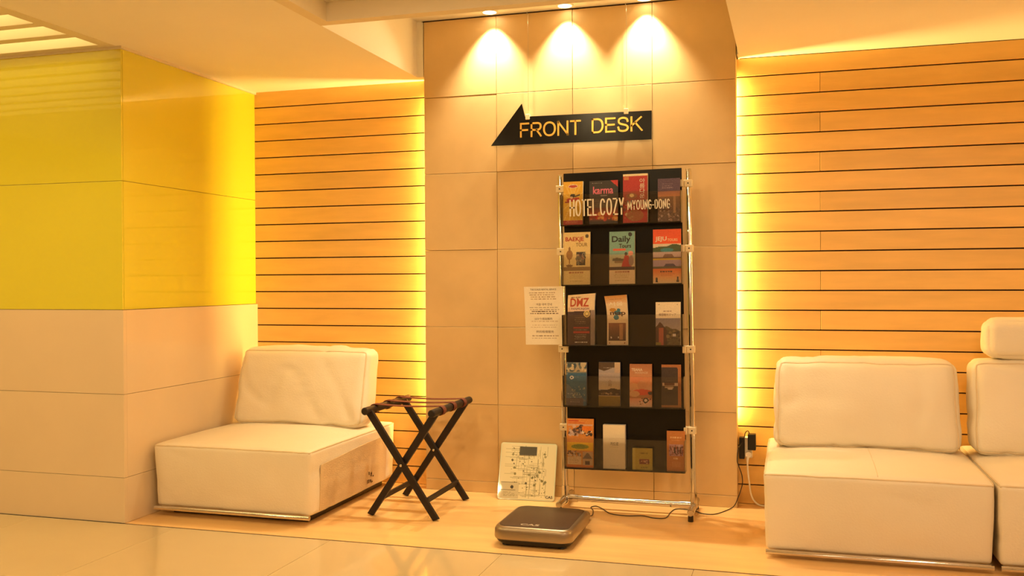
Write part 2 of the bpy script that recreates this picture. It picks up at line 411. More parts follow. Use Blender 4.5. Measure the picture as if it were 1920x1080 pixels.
for x, y, z in [(0.5, -2.3, 2.42), (1.1, -3.1, 2.42), (2.6, -2.2, H1+0.003), (3.9, -2.6, H1+0.003), (2.6, -3.8, H1+0.003), (0.6, -4.6, H1), (2.2, -5.6, H1+0.003), (-0.56, -2.6, H1), (-0.56, -4.4, H1), (-2.3, -3.6, H1), (4.0, -4.8, H1+0.003)]:  # unseen lamps, added for light from the camera side
    t = downlight(x, y, z, 0.06, 'added unseen downlight over the polished lobby floor', 'added unseen lobby downlights')
    spot(t, (x, y, z-0.02), E_ROOM, 174, 0.25, 0.06, WARM if x < 1.5 else WARM2)
# unseen stone panel, added to carry a strip that lights the right soffit
wq = struct('wall_pillar_added', MB().box(4.24, FLX1, 0.0815, D+0.02, 0, 2.17), M_grout, 'added marble panel outside the view, carrying a strip for the right soffit')
for r in range(6):
    for c in range(2):
        z1 = min(rows[r+1], 2.17)
        obj('tile', MB().box(4.2+0.4*c+0.001, 4.6+0.4*c-0.001, 0.0, 0.077, rows[r]+0.001, z1-0.001, 0.0012), M_stone, wq)
# LED strips hidden behind both edges of the pillar; the third is added, out of view
for sx, x, nm in [(-1, 0.033, 'hidden LED strip glowing behind the left edge of the pillar'), (1, 1.567, 'hidden LED strip glowing behind the right edge of the pillar'), (-1, 4.233, 'added LED strip behind the unseen far right stone panel')]:
    t = thing('led_strip', (x, 0.0895, 0.42), nm, 'light strip', 'LED strips behind the pillar')
    obj('tape', MB().box(x-0.002-0.004*(sx < 0)*0, x+0.002, 0.0865, 0.0925, 0.42, 2.07), M_led, t)
    ld = bpy.data.lights.new('lamp', 'AREA'); ld.shape = 'RECTANGLE'; ld.size = 1.65; ld.size_y = 0.009; ld.energy = E_LED; ld.color = (1.0, 0.645, 0.19)
    o = bpy.data.objects.new('lamp', ld); COL.objects.link(o); o.parent = t
    o.rotation_euler = Matrix(((0, 0, -sx), (0, sx, 0), (1, 0, 0))).to_euler() if sx > 0 else Matrix(((0, 0, 1), (0, 1, 0), (-1, 0, 0))).to_euler()
    o.location = (sx*0.004, 0, 0.825)

# ------------------------------------------------------------------ soft upholstery
def softmap(c, h, r, puff, wr=0.0, seed=0, post=None):
    """returns q in [-1,1]^3 (cube surface) -> point on a rounded, puffed, slightly wrinkled block"""
    def fn(q):
        P = Vector((q[0]*h[0], q[1]*h[1], q[2]*h[2]))
        I = Vector([max(-h[i]+r, min(h[i]-r, P[i])) for i in range(3)])
        d = P-I
        n = d.normalized() if d.length > 1e-9 else Vector((0, 0, 1))
        p = I+n*r
        for ax in range(3):
            o1, o2 = (ax+1) % 3, (ax+2) % 3
            if abs(q[ax]) > 0.999:
                w = (1-q[o1]**2)*(1-q[o2]**2); w = w**0.6 if w > 0 else 0
                p[ax] += math.copysign(puff[ax]*w, q[ax])
        if wr:
            s = Vector((p.x*5+seed, p.y*5, p.z*6))
            p += n*wr*(noise.noise(s)+0.5*noise.noise(s*2.7))
            cr = abs(noise.noise(Vector((p.x*4+p.z*3+seed*3, p.y*3, p.z*2.2-p.x*2))))
            p -= n*wr*1.3*max(0, 1-cr*8)
        p = Vector(c)+p
        return Vector(post(p)) if post else p
    return fn
def softblock(fn, n=22):
    t = np.linspace(-1, 1, n+1); t = np.sign(t)*(1-(1-np.abs(t))**1.35)
    m = MB(); idx = {}
    def vid(q):
        k = tuple(round(a, 5) for a in q)
        if k not in idx: idx[k] = len(m.v); m.v.append(tuple(fn(q)))
        return idx[k]
    for ax in range(3):
        for sg in (-1, 1):
            for i in range(n):
                for j in range(n):
                    f = []
                    for a, b in ((i, j), (i+1, j), (i+1, j+1), (i, j+1)):
                        q = [0, 0, 0]; q[ax] = sg; q[(ax+1) % 3] = float(t[a]); q[(ax+2) % 3] = float(t[b]); f.append(vid(q))
                    m.f.append(tuple(f) if sg > 0 else tuple(f[::-1]))
    return m
def loop_on(fn, ax, sg, n=26):
    """ridge of the face (ax, sg)"""
    o1, o2 = (ax+1) % 3, (ax+2) % 3; pts = []
    tt = np.linspace(-1, 1, n+1)[:-1]
    for a, b in [(tt, None), (None, tt), (-tt, None), (None, -tt)]:
        for k in range(n):
            q = [0, 0, 0]; q[ax] = sg
            q[o1] = float(a[k]) if a is not None else (1.0 if b is tt else -1.0)
            q[o2] = float(b[k]) if b is not None else (-1.0 if a is tt else 1.0)
            pts.append(fn(q))
    return pts

def sofa(name, x0, x1, y0, y1, zb, zs, label, cush, seed, tilt=0.0, seam=None, group=None, head=None, lining=False):
    cx = (x0+x1)/2; cy = (y0+y1)/2
    t = thing(name, (cx, cy, 0), label, 'sofa', group)
    def post(p):
        k = (p.z-zb)/(zs-zb)
        return (p.x+(p.x-cx)*0.022*(k-0.5), p.y - 0.018*(k-0.5)*(1 if p.y < cy else 0), p.z)
    fn = softmap((cx, cy, (zb+zs)/2), ((x1-x0)/2, (y1-y0)/2, (zs-zb)/2), 0.016, (0.003, 0.010, 0.030), 0.0022, seed, post)
    sb = obj('seat', softblock(fn, 26), M_leath, t, True, angle=180)
    obj('piping', MB().tube(loop_on(fn, 2, 1), 0.0042, 8, closed=True), M_pipe, sb, True, angle=180)
    if seam is not None:
        q = [(seam, yy, 1.0) for yy in np.linspace(-0.97, 0.2, 24)]
        obj('seam', MB().tube([Vector(fn(a))+Vector((0, 0, -0.0006)) for a in q], 0.0016, 6), M_pipe, sb, True, angle=180)
    pl = MB().box(x0+0.05, x1-0.05, y0+0.07, y1-0.05, 0.0, zb+0.012, 0.004)
    obj('plinth', pl, M_black, t)
    obj('chrome_rail', MB().tube([(x0+0.004, y0-0.006, zb-0.004), (x1-0.002, y0-0.006, zb-0.004)], 0.0105, 16), M_chrome, t, True)
    # back cushion, leaning back
    bx0, bx1, by0, th, bz0, bz1, sh, taper = cush
    def cp(p):
        k = (p.z-bz0)
        return (p.x-(p.x-(bx0+bx1)/2)*taper*k, p.y+sh*k, p.z)
    cf = softmap(((bx0+bx1)/2, by0+th/2, (bz0+bz1)/2), ((bx1-bx0)/2, th/2, (bz1-bz0)/2), 0.040, (0.012, 0.028, 0.014), 0.0060, seed+11, cp)
    cb = obj('back_cushion', softblock(cf, 30), M_leath, t, True, angle=180)
    obj('piping', MB().tube(loop_on(cf, 1, -1), 0.0042, 8, closed=True), M_pipe, cb, True, angle=180)
    obj('piping', MB().tube(loop_on(cf, 1, 1), 0.0042, 8, closed=True), M_pipe, cb, True, angle=180)
    if head:
        hx0, hx1, hy0, hth, hz0, hz1 = head
        hf = softmap(((hx0+hx1)/2, hy0+hth/2, (hz0+hz1)/2), ((hx1-hx0)/2, hth/2, (hz1-hz0)/2), 0.045, (0.01, 0.012, 0.008), 0.003, seed+23)
        hb = obj('headrest', softblock(hf, 24), M_leath, t, True, angle=180)
        for xx in (hx0+0.14, hx1-0.14):
            obj('headrest_post', MB().tube([(xx, hy0+hth/2, hz0-0.06), (xx, hy0+hth/2, hz0+0.05)], 0.006, 10), M_chrome, t, True)
    if lining:
        ln = MB().prism([(0, 0)]*0 or [(-0.77, zb+0.010), (-0.045, zb+0.010), (-0.045, zs-0.05), (-0.30, zs-0.052), (-0.77, zs-0.075)], 0, 0.004)
        ln.v = [(x1+0.001+0.004*(1-((p[0]+0.36)/0.45)**2)+p[1]+0.03*((x1-cx)*1.1)*((p[2]-zb)/(zs-zb)-0.5), p[0], p[2]) for p in ln.v]
        lo = obj('side_lining', ln, M_lining, t)
        st = MB(); random.seed(5)
        for k in range(9):
            yy = -0.285+random.uniform(0, 0.07); z = zb+0.02+random.uniform(0, 0.055); w = random.uniform(0.003, 0.009); h = random.uniform(0.006, 0.02)
            st.box(x1+0.0075, x1+0.0098, yy, yy+w, z, z+h, 0.0008)
        obj('tear', st, M_stain, lo)
    return t

sofa('armless_sofa', -1.030, -0.214, -0.858, 0.075, 0.042, 0.335, 'cream leather armless sofa beside the yellow glass wall and luggage rack',
     (-0.985, -0.235, -0.300, 0.155, 0.352, 0.742, 0.30, 0.06), 1, lining=True)
sofa('sofa_module', 1.748, 2.570, -0.795, 0.075, 0.028, 0.333, 'cream leather sofa module nearest the brochure stand, without headrest',
     (1.777, 2.540, -0.290, 0.17, 0.352, 0.735, 0.22, 0.07), 4, seam=0.02, group='cream sofa modules on the right')
sofa('sofa_module', 2.588, 3.400, -0.795, 0.075, 0.028, 0.333, 'cream leather sofa module with headrest, cut off by the picture edge',
     (2.592, 3.385, -0.290, 0.17, 0.352, 0.742, 0.22, 0.03), 8, seam=0.02, group='cream sofa modules on the right',
     head=(2.650, 3.32, -0.215, 0.14, 0.752, 0.922))

# ------------------------------------------------------------------ folding luggage rack
lr = thing('luggage_rack', (0.125, -0.39, 0), 'dark wooden folding luggage rack with brown straps', 'luggage rack')
yF, yB = -0.600, -0.185
for y, off in ((yF, 0.0), (yB, 0.0)):
    obj('leg', MB().bar((-0.045, y+0.010, 0.0), (0.284, y+0.010, 0.490), 0.034, 0.018, (0, 1, 0), 0.002).xf(lambda p: (p[0], p[1], max(0.0, p[2]))), M_walnut, lr)
    obj('leg', MB().bar((0.292, y-0.010, 0.0), (-0.040, y-0.010, 0.490), 0.034, 0.018, (0, 1, 0), 0.002).xf(lambda p: (p[0], p[1], max(0.0, p[2]))), M_walnut, lr)
    obj('pivot_bolt', MB().lathe([(0.006, 0.0), (0.006, -0.004), (0.003, -0.006)], (0.122, y-0.0185, 0.246), 12, 'y'), M_chrome, lr, True)
# the bars use width along their side vector, so give legs their face to the front
for sx, x in ((-1, -0.042), (1, 0.288)):
    rl = obj('top_rail', MB().tube([(x, yF-0.058, 0.495), (x, yF-0.054, 0.495), (x, yB+0.054, 0.495), (x, yB+0.058, 0.495)], [0.014, 0.0180, 0.0180, 0.014], 12), M_walnut, lr, True)
for xa, ya, yb in ((0.243, yF-0.0, yB), (0.016, yF, yB)):
    obj('stretcher', MB().bar((xa, yF, 0.088), (xa, yB, 0.088), 0.012, 0.024, (0, 0, 1), 0.002), M_walnut, lr)
for i, y in enumerate((-0.535, -0.390, -0.245)):
    s = MB(); top = []
    for k in range(25):
        u = k/24; x = -0.042+0.33*u; top.append((x, 0.5140-0.006*math.sin(math.pi*u)))
    def wrap(cx, a0, a1):
        return [(cx+0.0195*math.cos(math.radians(a0+(a1-a0)*k/10)), 0.495+0.0195*math.sin(math.radians(a0+(a1-a0)*k/10))) for k in range(11)]
    path = wrap(-0.042, 300, 95)+top[2:-2]+wrap(0.288, 85, -120)
    w = 0.019
    for (x, z) in path: s.v += [(x, y-w, z), (x, y+w, z)]
    for k in range(len(path)-1): s.f.append((2*k, 2*k+1, 2*k+3, 2*k+2))
    o = obj('strap', s, M_strap, lr, True)
    sm = o.modifiers.new('thickness', 'SOLIDIFY'); sm.thickness = 0.003; sm.offset = 1

# ------------------------------------------------------------------ brochure stand
RX0, RX1, RY = 0.799, 1.411, -0.19
TH = 0.012
def sway(p):
    dx, dz = p[0]-1.105, p[2]-0.05
    return (1.105+dx*math.cos(TH)-dz*math.sin(TH), p[1], 0.05+dx*math.sin(TH)+dz*math.cos(TH))
bs = thing('brochure_stand', (1.105, RY, 0), 'chrome framed display stand with black acrylic shelves before the pillar', 'display stand')
for x in (RX0, RX1):
    p = obj('post', MB().tube([(x, RY, 0.05), (x, RY, 1.605), (x, RY, 1.610)], [0.0135, 0.0135, 0.012], 20).xf(sway), M_chrome, bs, True)
    f = MB().tube([(x, -0.335, 0.040), (x, -0.325, 0.040), (x, -0.055, 0.040), (x, -0.045, 0.040)], [0.013, 0.016, 0.016, 0.013], 18)
    ft = obj('foot', f, M_chrome, bs, True)
    jo = MB().tube([(x, RY, 0.030), (x, RY, 0.105)], 0.0178, 18); jo.tube([(x, -0.225, 0.040), (x, -0.155, 0.040)], 0.0195, 18)
    obj('joint_sleeve', jo, M_chrome, bs, True)
    for y in (-0.318, -0.068):
        obj('rubber_pad', MB().lathe([(0.012, 0.0), (0.013, 0.002), (0.012, 0.028)], (x, y, 0.0), 14), M_black, ft, True)
obj('base_bar', MB().tube([(RX0, RY, 0.045), (RX1, RY, 0.045)], 0.0150, 20), M_chrome, bs, True)
for a, b in ((RX0+0.012, RX0+0.062), (RX1-0.062, RX1-0.012)):
    obj('joint_sleeve', MB().tube([(a, RY, 0.045), (b, RY, 0.045)], 0.0190, 20), M_chrome, bs, True)
PX0, PX1, PY, LY = 0.822, 1.384, -0.222, -0.290
obj('back_panel', MB().box(PX0, PX1, PY, PY+0.005, 0.205, 1.612, 0.0015).xf(sway), M_acry, bs)
LZ = [1.362, 1.079, 0.794, 0.507, 0.214]
for i, z in enumerate(LZ):
    sh = obj('shelf', MB().box(PX0, PX1, LY, PY, z-0.006, z-0.001, 0.001).xf(sway), M_acry, bs)
    lp = obj('clear_lip', MB().box(PX0, PX1, LY-0.003, LY, z-0.006, z+0.142, 0.0008).xf(sway), M_lip, sh)
    for x in (PX0-0.003, PX1):
        obj('side_plate', MB().box(x, x+0.003, LY, PY, z-0.006, z+0.142, 0.0008).xf(sway), M_lip, sh)
    if i == 0:
        WH = {'L': .82, 'T': .9, 'E': .86, 'O': 1.12, 'C': 1.08, 'M': 1.36, '-': .55, 'Y': 1.0}
        ma = strokes('HOTEL COZY', 0.866, 1.125, 1.399, 1.480, LY-0.0032, 0.0068, 0.0006, WH, .15, 0.0090).xf(sway)
        mb_ = strokes('MYOUNG-DONG', 1.141, 1.337, 1.420, 1.466, LY-0.0032, 0.0042, 0.0006, WH, .20, 0.0058).xf(sway)
        obj('lettering', ma, M_white, sh); obj('lettering', mb_, M_white, sh)
for x, sg in ((RX0, 1), (RX1, -1)):
    for z in (1.541, 1.239, 0.770, 0.392):
        m = MB().box(x-0.019, x+0.019, RY-0.021, RY+0.017, z-0.0165, z+0.0165, 0.003)
        a, b = sorted((x+sg*0.0195, x+sg*0.036))
        m.box(a, b, RY-0.040, RY+0.005, z-0.0165, z+0.0165, 0.003)
        cl = obj('clamp', m.xf(sway), M_clamp, bs)
        obj('screw', MB().lathe([(0.0035, 0), (0.0035, -0.0015), (0.001, -0.002)], sway((x, RY-0.021, z)), 10, 'y'), M_black, cl, True)

# ---- printed covers
class Art:
    def __init__(s, w, h, base):
        s.w, s.h = w, h; s.a = np.zeros((h, w, 3)); s.a[:] = base
        s.U, s.V = np.meshgrid((np.arange(w)+0.5)/w, (np.arange(h)+0.5)/h)
        s.rs = np.random.RandomState(len(ARTS)+1); ARTS.append(s)
    def put(s, mask, c, k=1.0): s.a[mask] = s.a[mask]*(1-k)+np.array(c)*k; return s
    def rect(s, x0, x1, y0, y1, c, k=1.0): return s.put((s.U >= x0) & (s.U < x1) & (s.V >= y0) & (s.V < y1), c, k)
    def ell(s, x, y, rx, ry, c, k=1.0): return s.put(((s.U-x)/rx)**2+((s.V-y)/ry)**2 < 1, c, k)
    def grad(s, y0, y1, c0, c1, x0=0, x1=1):
        m = (s.V >= y0) & (s.V < y1) & (s.U >= x0) & (s.U < x1); t = ((s.V-y0)/(y1-y0))[m][:, None]
        s.a[m] = np.array(c0)*(1-t)+np.array(c1)*t; return s
    def hill(s, y, amp, ph, fq, c, y1, x0=0, x1=1):
        top = y+amp*np.sin(s.U*fq+ph)+amp*0.4*np.sin(s.U*fq*2.7+ph*2)
        return s.put((s.V > top) & (s.V < y1) & (s.U >= x0) & (s.U < x1), c)
    def speck(s, x0, x1, y0, y1, cols, n, r0=0.01, r1=0.04, asp=0.5):
        for _ in range(n):
            x = s.rs.uniform(x0, x1); y = s.rs.uniform(y0, y1); r = s.rs.uniform(r0, r1)
            s.ell(x, y, r, r*asp*s.rs.uniform(0.6, 1.5), cols[s.rs.randint(len(cols))], s.rs.uniform(0.5, 1))
        return s
    def lines(s, x0, x1, y0, y1, n, c, th=0.35, k=0.8):
        for i in range(n):
            ya = y0+(y1-y0)*i/n; yb = ya+(y1-y0)/n*th; x = x0+s.rs.uniform(0, 0.05); e = x1-s.rs.uniform(0, 0.12)
            while x < e:
                wd = s.rs.uniform(0.03, 0.10); s.rect(x, min(x+wd, e), ya, max(yb, ya+1.0/s.h), c, k*s.rs.uniform(0.6, 1)); x += wd+0.02
        return s
    def mott(s, amt):
        s.a = np.clip(s.a+s.rs.normal(0, amt, (s.h, s.w, 1)), 0, 255); return s
ARTS = []
def art_mesh(name, art, place, mt, parent):
    """place(u, v) -> point in space; one quad per print cell, colour attribute 'print'"""
    w, h = art.w, art.h; m = MB()
    m.v = [tuple(place(i/w, j/h)) for j in range(h+1) for i in range(w+1)]
    m.f = [(j*(w+1)+i, (j+1)*(w+1)+i, (j+1)*(w+1)+i+1, j*(w+1)+i+1) for j in range(h) for i in range(w)]
    me = bpy.data.meshes.new(name); off = wpos(parent)
    me.from_pydata([(p[0]-off.x, p[1]-off.y, p[2]-off.z) for p in m.v], [], m.f); me.update()
    c = art.a.reshape(-1, 3)/255.0
    lin = np.where(c <= 0.04045, c/12.92, ((c+0.055)/1.055)**2.4)
    ca = me.color_attributes.new('print', 'FLOAT_COLOR', 'CORNER')
    rgba = np.ones((len(c), 4)); rgba[:, :3] = lin
    ca.data.foreach_set('color', np.repeat(rgba, 4, axis=0).astype(np.float32).ravel())
    me.materials.append(mt)
    return link(name, me, parent)

def brochure(name, x0, x1, z0, z1, label, art, thick, edge, titles=(), curl=None, cat='brochure', ybot=-0.268, lean=0.10, row=''):
    """stack of leaflets leaning back in its shelf pocket: paper block with a printed cover"""
    w = x1-x0; h = z1-z0; ca = math.cos(lean); sa = math.sin(lean)
    root = thing(name, sway(((x0+x1)/2, ybot, z0)), label, cat, 'brochures on the display stand')
    zs0 = LZ[row]-0.0006
    def pt(u, v, d=0.0):               # u across, v down from the top, d out of the cover
        hh = (z1-zs0)*(1-v); x = x0+w*u; y = ybot+hh*sa-d*ca; z = zs0+hh*ca-d*sa*0
        if curl: x, y, z = curl(x, y, z, u, v)
        return sway((x, y, z))
    n = 10; m = MB()
    for j in range(n+1):
        for (u, d) in ((0, 0), (1, 0), (1, -thick), (0, -thick)): m.v.append(pt(u, 1-j/n, d))
    for j in range(n):
        for k in range(4): m.f.append((4*j+k, 4*j+(k+1) % 4, 4*j+4+(k+1) % 4, 4*j+4+k))
    m.f.append((3, 2, 1, 0)); m.f.append((4*n, 4*n+1, 4*n+2, 4*n+3))
    obj('leaflet_stack', m, edge, root)
    cv = art_mesh('cover', art, lambda u, v: pt(u, v, 0.0004), M_print, root)
    for body, u0, u1, v0, v1, c in titles:
        t = text_mb(body, 0, 1, 0, 1, 0.0, 0.0003)
        t.xf(lambda p: pt(u0+(u1-u0)*p[0], v1+(v0-v1)*p[2], 0.0007+(-p[1])))
        if t.v: obj('lettering', t, ink(*c), cv)
    return root

E_cream = mat('leaflet_edge_cream', srgb(232, 214, 180), 0.8, var=0.08, nscale=3, stretch=(200, 200, 1))
E_white = mat('leaflet_edge_white', srgb(242, 234, 222), 0.8, var=0.06, nscale=3, stretch=(200, 200, 1))
E_dark = mat('leaflet_edge_dark', srgb(74, 52, 46), 0.8, var=0.15, nscale=3, stretch=(200, 200, 1))
E_blue = mat('leaflet_edge_blue', srgb(140, 140, 160), 0.8, var=0.12, nscale=3, stretch=(200, 200, 1))
E_tan = mat('leaflet_edge_tan', srgb(196, 128, 70), 0.8, var=0.1, nscale=3, stretch=(200, 200, 1))
E_olive = mat('leaflet_edge_olive', srgb(176, 158, 70), 0.8, var=0.1, nscale=3, stretch=(200, 200, 1))

# top shelf
A = Art(40, 84, (240, 186, 40))
for k in range(7): A.put((np.abs(A.U-0.5-(A.V-0.45)*math.tan(-1.2+0.4*k)) < 0.035) & (A.V > 0.08), (250, 216, 110), 0.7)
A.ell(.5, .11, .26, .045, (245, 225, 190)).ell(.5, .11, .22, .03, (196, 60, 36)).ell(.42, .42, .26, .045, (196, 48, 28)).ell(.7, .40, .13, .035, (200, 60, 40)).ell(.2, .47, .12, .02, (150, 40, 24)).ell(.48, .33, .13, .05, (40, 26, 26)).put((np.abs(A.V-.345+.12*(A.U-.6)) < .016) & (A.U > .5) & (A.U < .85), (40, 26, 26))
A.ell(.42, .37, .08, .03, (240, 200, 160)).lines(.08, .5, .70, .83, 4, (196, 120, 30)).rect(0, 1, .89, 1, (176, 44, 22)).lines(.12, .8, .905, .97, 2, (240, 200, 160)).mott(5)
brochure('brochure', .828, .922, 1.372, 1.570, 'bright yellow leaflet with red swirl and dark red foot, first on top shelf', A, .016, E_cream, row=0)
A = Art(56, 84, (38, 28, 28)); A.put(A.U-0.74 > A.V*1.6, (200, 40, 40)).lines(.06, .45, .045, .075, 1, (210, 200, 190))
A.rect(.4, .62, .33, .36, (190, 170, 160), .7).grad(.42, .62, (70, 54, 48), (110, 90, 70)).lines(.1, .85, .46, .6, 3, (150, 130, 100), .4, .5).grad(.62, .82, (110, 60, 40), (196, 60, 30)).grad(.82, .94, (210, 70, 30), (60, 30, 24)).speck(.05, .95, .74, .9, [(240, 120, 40), (220, 50, 30), (250, 180, 90)], 40, .02, .08).mott(5)
brochure('brochure', .954, 1.090, 1.378, 1.568, 'dark charcoal leaflet with pink title and red corner on top shelf', A, .010, E_dark, [('karma', .13, .84, .13, .31, (236, 120, 150))], row=0)
A = Art(46, 90, (186, 36, 28)); A.rect(0, 1, 0, .045, (246, 232, 196)).rect(.05, .24, .06, .12, (210, 130, 70)).grad(.34, .62, (170, 50, 30), (150, 70, 40)).ell(.36, .45, .22, .06, (150, 90, 50)).ell(.36, .44, .09, .035, (232, 200, 140)).speck(.02, .5, .55, .95, [(200, 150, 80), (120, 60, 40), (230, 190, 130)], 34, .01, .06).ell(.5, .85, .35, .12, (170, 110, 50), .8).mott(5)
brochure('brochure', 1.116, 1.230, 1.370, 1.592, 'thick red leaflet with cream pages and vertical script on top shelf', A, .024, E_white, [('\uc544\n\ub984\n\ub2e4\n\uc6b4', .68, .90, .10, .50, (245, 235, 215))], row=0, ybot=-.277)
A = Art(46, 84, (92, 66, 96)); A.lines(.15, .75, .12, .25, 3, (170, 140, 150)).grad(.30, .42, (170, 110, 90), (206, 140, 96)).grad(.42, 1, (140, 100, 70), (110, 82, 72)).rect(.70, .80, .42, .80, (196, 150, 110), .8).speck(0, 1, .62, .98, [(170, 130, 110), (90, 62, 56), (200, 170, 150), (130, 96, 90)], 110, .01, .05).mott(7)
brochure('brochure', 1.277, 1.379, 1.369, 1.564, 'purple leaflet with dusk city tower picture, last on top shelf', A, .010, E_dark, row=0)
# second shelf
A = Art(50, 98, (236, 208, 140)); A.ell(.88, .08, .07, .035, (90, 70, 40)).ell(.22, .43, .12, .095, (160, 112, 50)).ell(.22, .33, .035, .06, (150, 106, 50)).rect(.2, .24, .5, .6, (130, 90, 40)).ell(.22, .64, .13, .025, (140, 98, 44)).rect(.48, .82, .38, .63, (60, 46, 36)).speck(.50, .8, .41, .61, [(140, 60, 40), (120, 110, 90), (40, 30, 40), (190, 160, 120)], 40, .02, .06).rect(0, 1, .665, .73, (150, 114, 60)).lines(.2, .85, .76, .785, 1, (150, 60, 40), .9).lines(.2, .85, .81, .89, 3, (170, 130, 80), .35, .6).lines(.2, .8, .93, .96, 1, (150, 110, 60)).mott(4)
brochure('brochure', .825, .953, 1.084, 1.329, 'cream leaflet with red title and bronze burner picture on second shelf', A, .013, E_cream, [('BAEKJE', .06, .76, .09, .195, (180, 44, 24)), ('TOUR', .46, .90, .205, .275, (150, 120, 70))], row=1)
A = Art(48, 98, (128, 172, 158)); A.ell(.82, .06, .08, .04, (40, 34, 34)).rect(.15, .65, .325, .37, (220, 96, 60)).grad(.44, .68, (170, 176, 150), (216, 190, 150)).put((A.V > .50+.05*np.abs(A.U-.3)*2) & (A.V < .56) & (A.U < .62) & (A.U > .12), (96, 84, 64)).rect(.2, .55, .56, .60, (140, 110, 80)).put((np.abs(A.U-.68) < .06+(A.V-.44)*.62) & (A.V > .46) & (A.V < .68), (186, 40, 30)).ell(.66, .43, .06, .03, (50, 34, 30)).ell(.84, .42, .1, .045, (232, 150, 130)).ell(.86, .56, .10, .10, (150, 120, 110)).rect(0, 1, .675, .735, (70, 34, 26)).rect(0, 1, .735, 1, (236, 206, 160)).lines(.18, .85, .76, .785, 1, (150, 60, 40), .9).lines(.18, .85, .81, .89, 3, (170, 130, 80), .35, .6).lines(.2, .8, .93, .96, 1, (150, 110, 60)).mott(4)
brochure('brochure', 1.045, 1.165, 1.083, 1.326, 'pale teal leaflet with black title and figure in red skirt on second shelf', A, .018, E_cream, [('Daily', .10, .84, .085, .235, (26, 20, 20)), ('Tours', .38, .86, .235, .315, (40, 24, 20))], row=1)
A = Art(54, 100, (238, 84, 24)); A.put((A.V > .27) & (A.V < .42), (226, 206, 180)).hill(.31, .025, 1.0, 4.5, (70, 84, 40), .42).ell(.5, .385, .24, .035, (60, 130, 130)).rect(0, 1, .42, .52, (196, 170, 168)).put((np.abs(A.U-.55) < .12+(A.V-.45)*1.2) & (A.V > .455) & (A.V < .52), (130, 96, 84)).rect(0, 1, .52, .545, (100, 70, 60)).rect(0, 1, .54, .575, (206, 170, 40)).rect(0, 1, .575, .70, (176, 150, 170)).put((np.abs(A.U-.6) < .14+(A.V-.64)*1.6) & (A.V > .64) & (A.V < .70), (84, 66, 96)).rect(0, 1, .695, .735, (96, 86, 64)).grad(.735, 1, (238, 116, 40), (244, 214, 160)).lines(.25, .78, .775, .80, 1, (60, 40, 30), .9).lines(.25, .78, .82, .88, 2, (180, 100, 60), .4).put((np.abs(A.U-.13) < .035+(A.V-.93)*.25) & (A.V > .89) & (A.V < .98), (60, 44, 36)).put((np.abs(A.U-.88) < .035+(A.V-.93)*.25) & (A.V > .88) & (A.V < .98), (60, 44, 36)).mott(4)
brochure('brochure', 1.250, 1.379, 1.082, 1.330, 'orange leaflet with green and violet island hills on second shelf', A, .010, E_tan, [('JEJU', .08, .49, .135, .235, (250, 226, 200)), ('TOURS', .52, .88, .175, .225, (250, 200, 150))], row=1)
# third shelf
def curl_l(x, y, z, u, v): k = max(0, 0.30-v)/0.30; return (x+0.004*k*k, y-0.010*k*k*(1-u), z-0.008*k*k*(1-u))
A = Art(50, 98, (70, 40, 30)); A.rect(0, 1, 0, .33, (238, 214, 174)).put((A.V > .28) & (A.V < .36) & (A.U < .25), (226, 190, 150)).lines(.08, .6, .055, .085, 1, (110, 70, 50), .9).rect(.1, .82, .27, .345, (240, 206, 180)).ell(.72, .40, .12, .065, (232, 200, 120)).ell(.72, .40, .08, .045, (70, 40, 30)).ell(.72, .40, .06, .034, (236, 208, 130)).rect(.86, 1, .33, 1, (150, 130, 120)).lines(.25, .75, .47, .62, 4, (190, 160, 130), .3, .6).rect(.22, .8, .655, .685, (170, 50, 36)).lines(.22, .8, .70, .72, 1, (220, 190, 160), .9).rect(.22, .82, .735, .775, (180, 54, 36)).lines(.25, .78, .80, .90, 4, (206, 180, 150), .4, .8).lines(.28, .8, .935, .965, 1, (244, 230, 210), .9, 1).mott(4)
brochure('brochure', .839, .969, .792, 1.038, 'dark brown leaflet with large red capital letters on cream, third shelf', A, .018, E_white, [('DMZ', .10, .79, .085, .258, (190, 74, 44)), ('PANMUNJOM', .14, .80, .28, .335, (90, 30, 24))], curl=curl_l, row=2)
def curl_m(x, y, z, u, v):
    k = max(0, 0.55-v)/0.55; return (x-0.012*k*k*(1-u*0.6), y-0.014*k*k, z-0.006*k*(1-u)*k)
A = Art(42, 96, (232, 206, 168)); A.grad(0, .16, (200, 140, 76), (226, 190, 150)).lines(.2, .85, .07, .10, 1, (150, 90, 60)).ell(.3, .30, .16, .04, (200, 140, 50)).ell(.52, .36, .17, .05, (60, 122, 140)).ell(.45, .45, .13, .05, (60, 122, 140)).ell(.58, .30, .08, .03, (60, 122, 140)).ell(.68, .44, .10, .045, (226, 200, 160)).grad(.56, .92, (150, 92, 60), (80, 50, 34), .08, .9).rect(.6, .76, .58, .9, (196, 140, 90), .8).ell(.2, .85, .03, .02, (230, 210, 190)).ell(.55, .85, .03, .02, (230, 210, 190)).ell(.12, .96, .03, .015, (150, 80, 60)).ell(.85, .96, .03, .015, (150, 80, 60)).mott(4)
brochure('brochure', 1.030, 1.128, .793, 1.029, 'curled cream leaflet with blue splash and brown photo, middle of third shelf', A, .016, E_white, [('\uc11c\uc6b8', .14, .80, .13, .215, (250, 240, 225)), ('map', .16, .90, .34, .43, (90, 52, 30))], curl=curl_m, row=2)
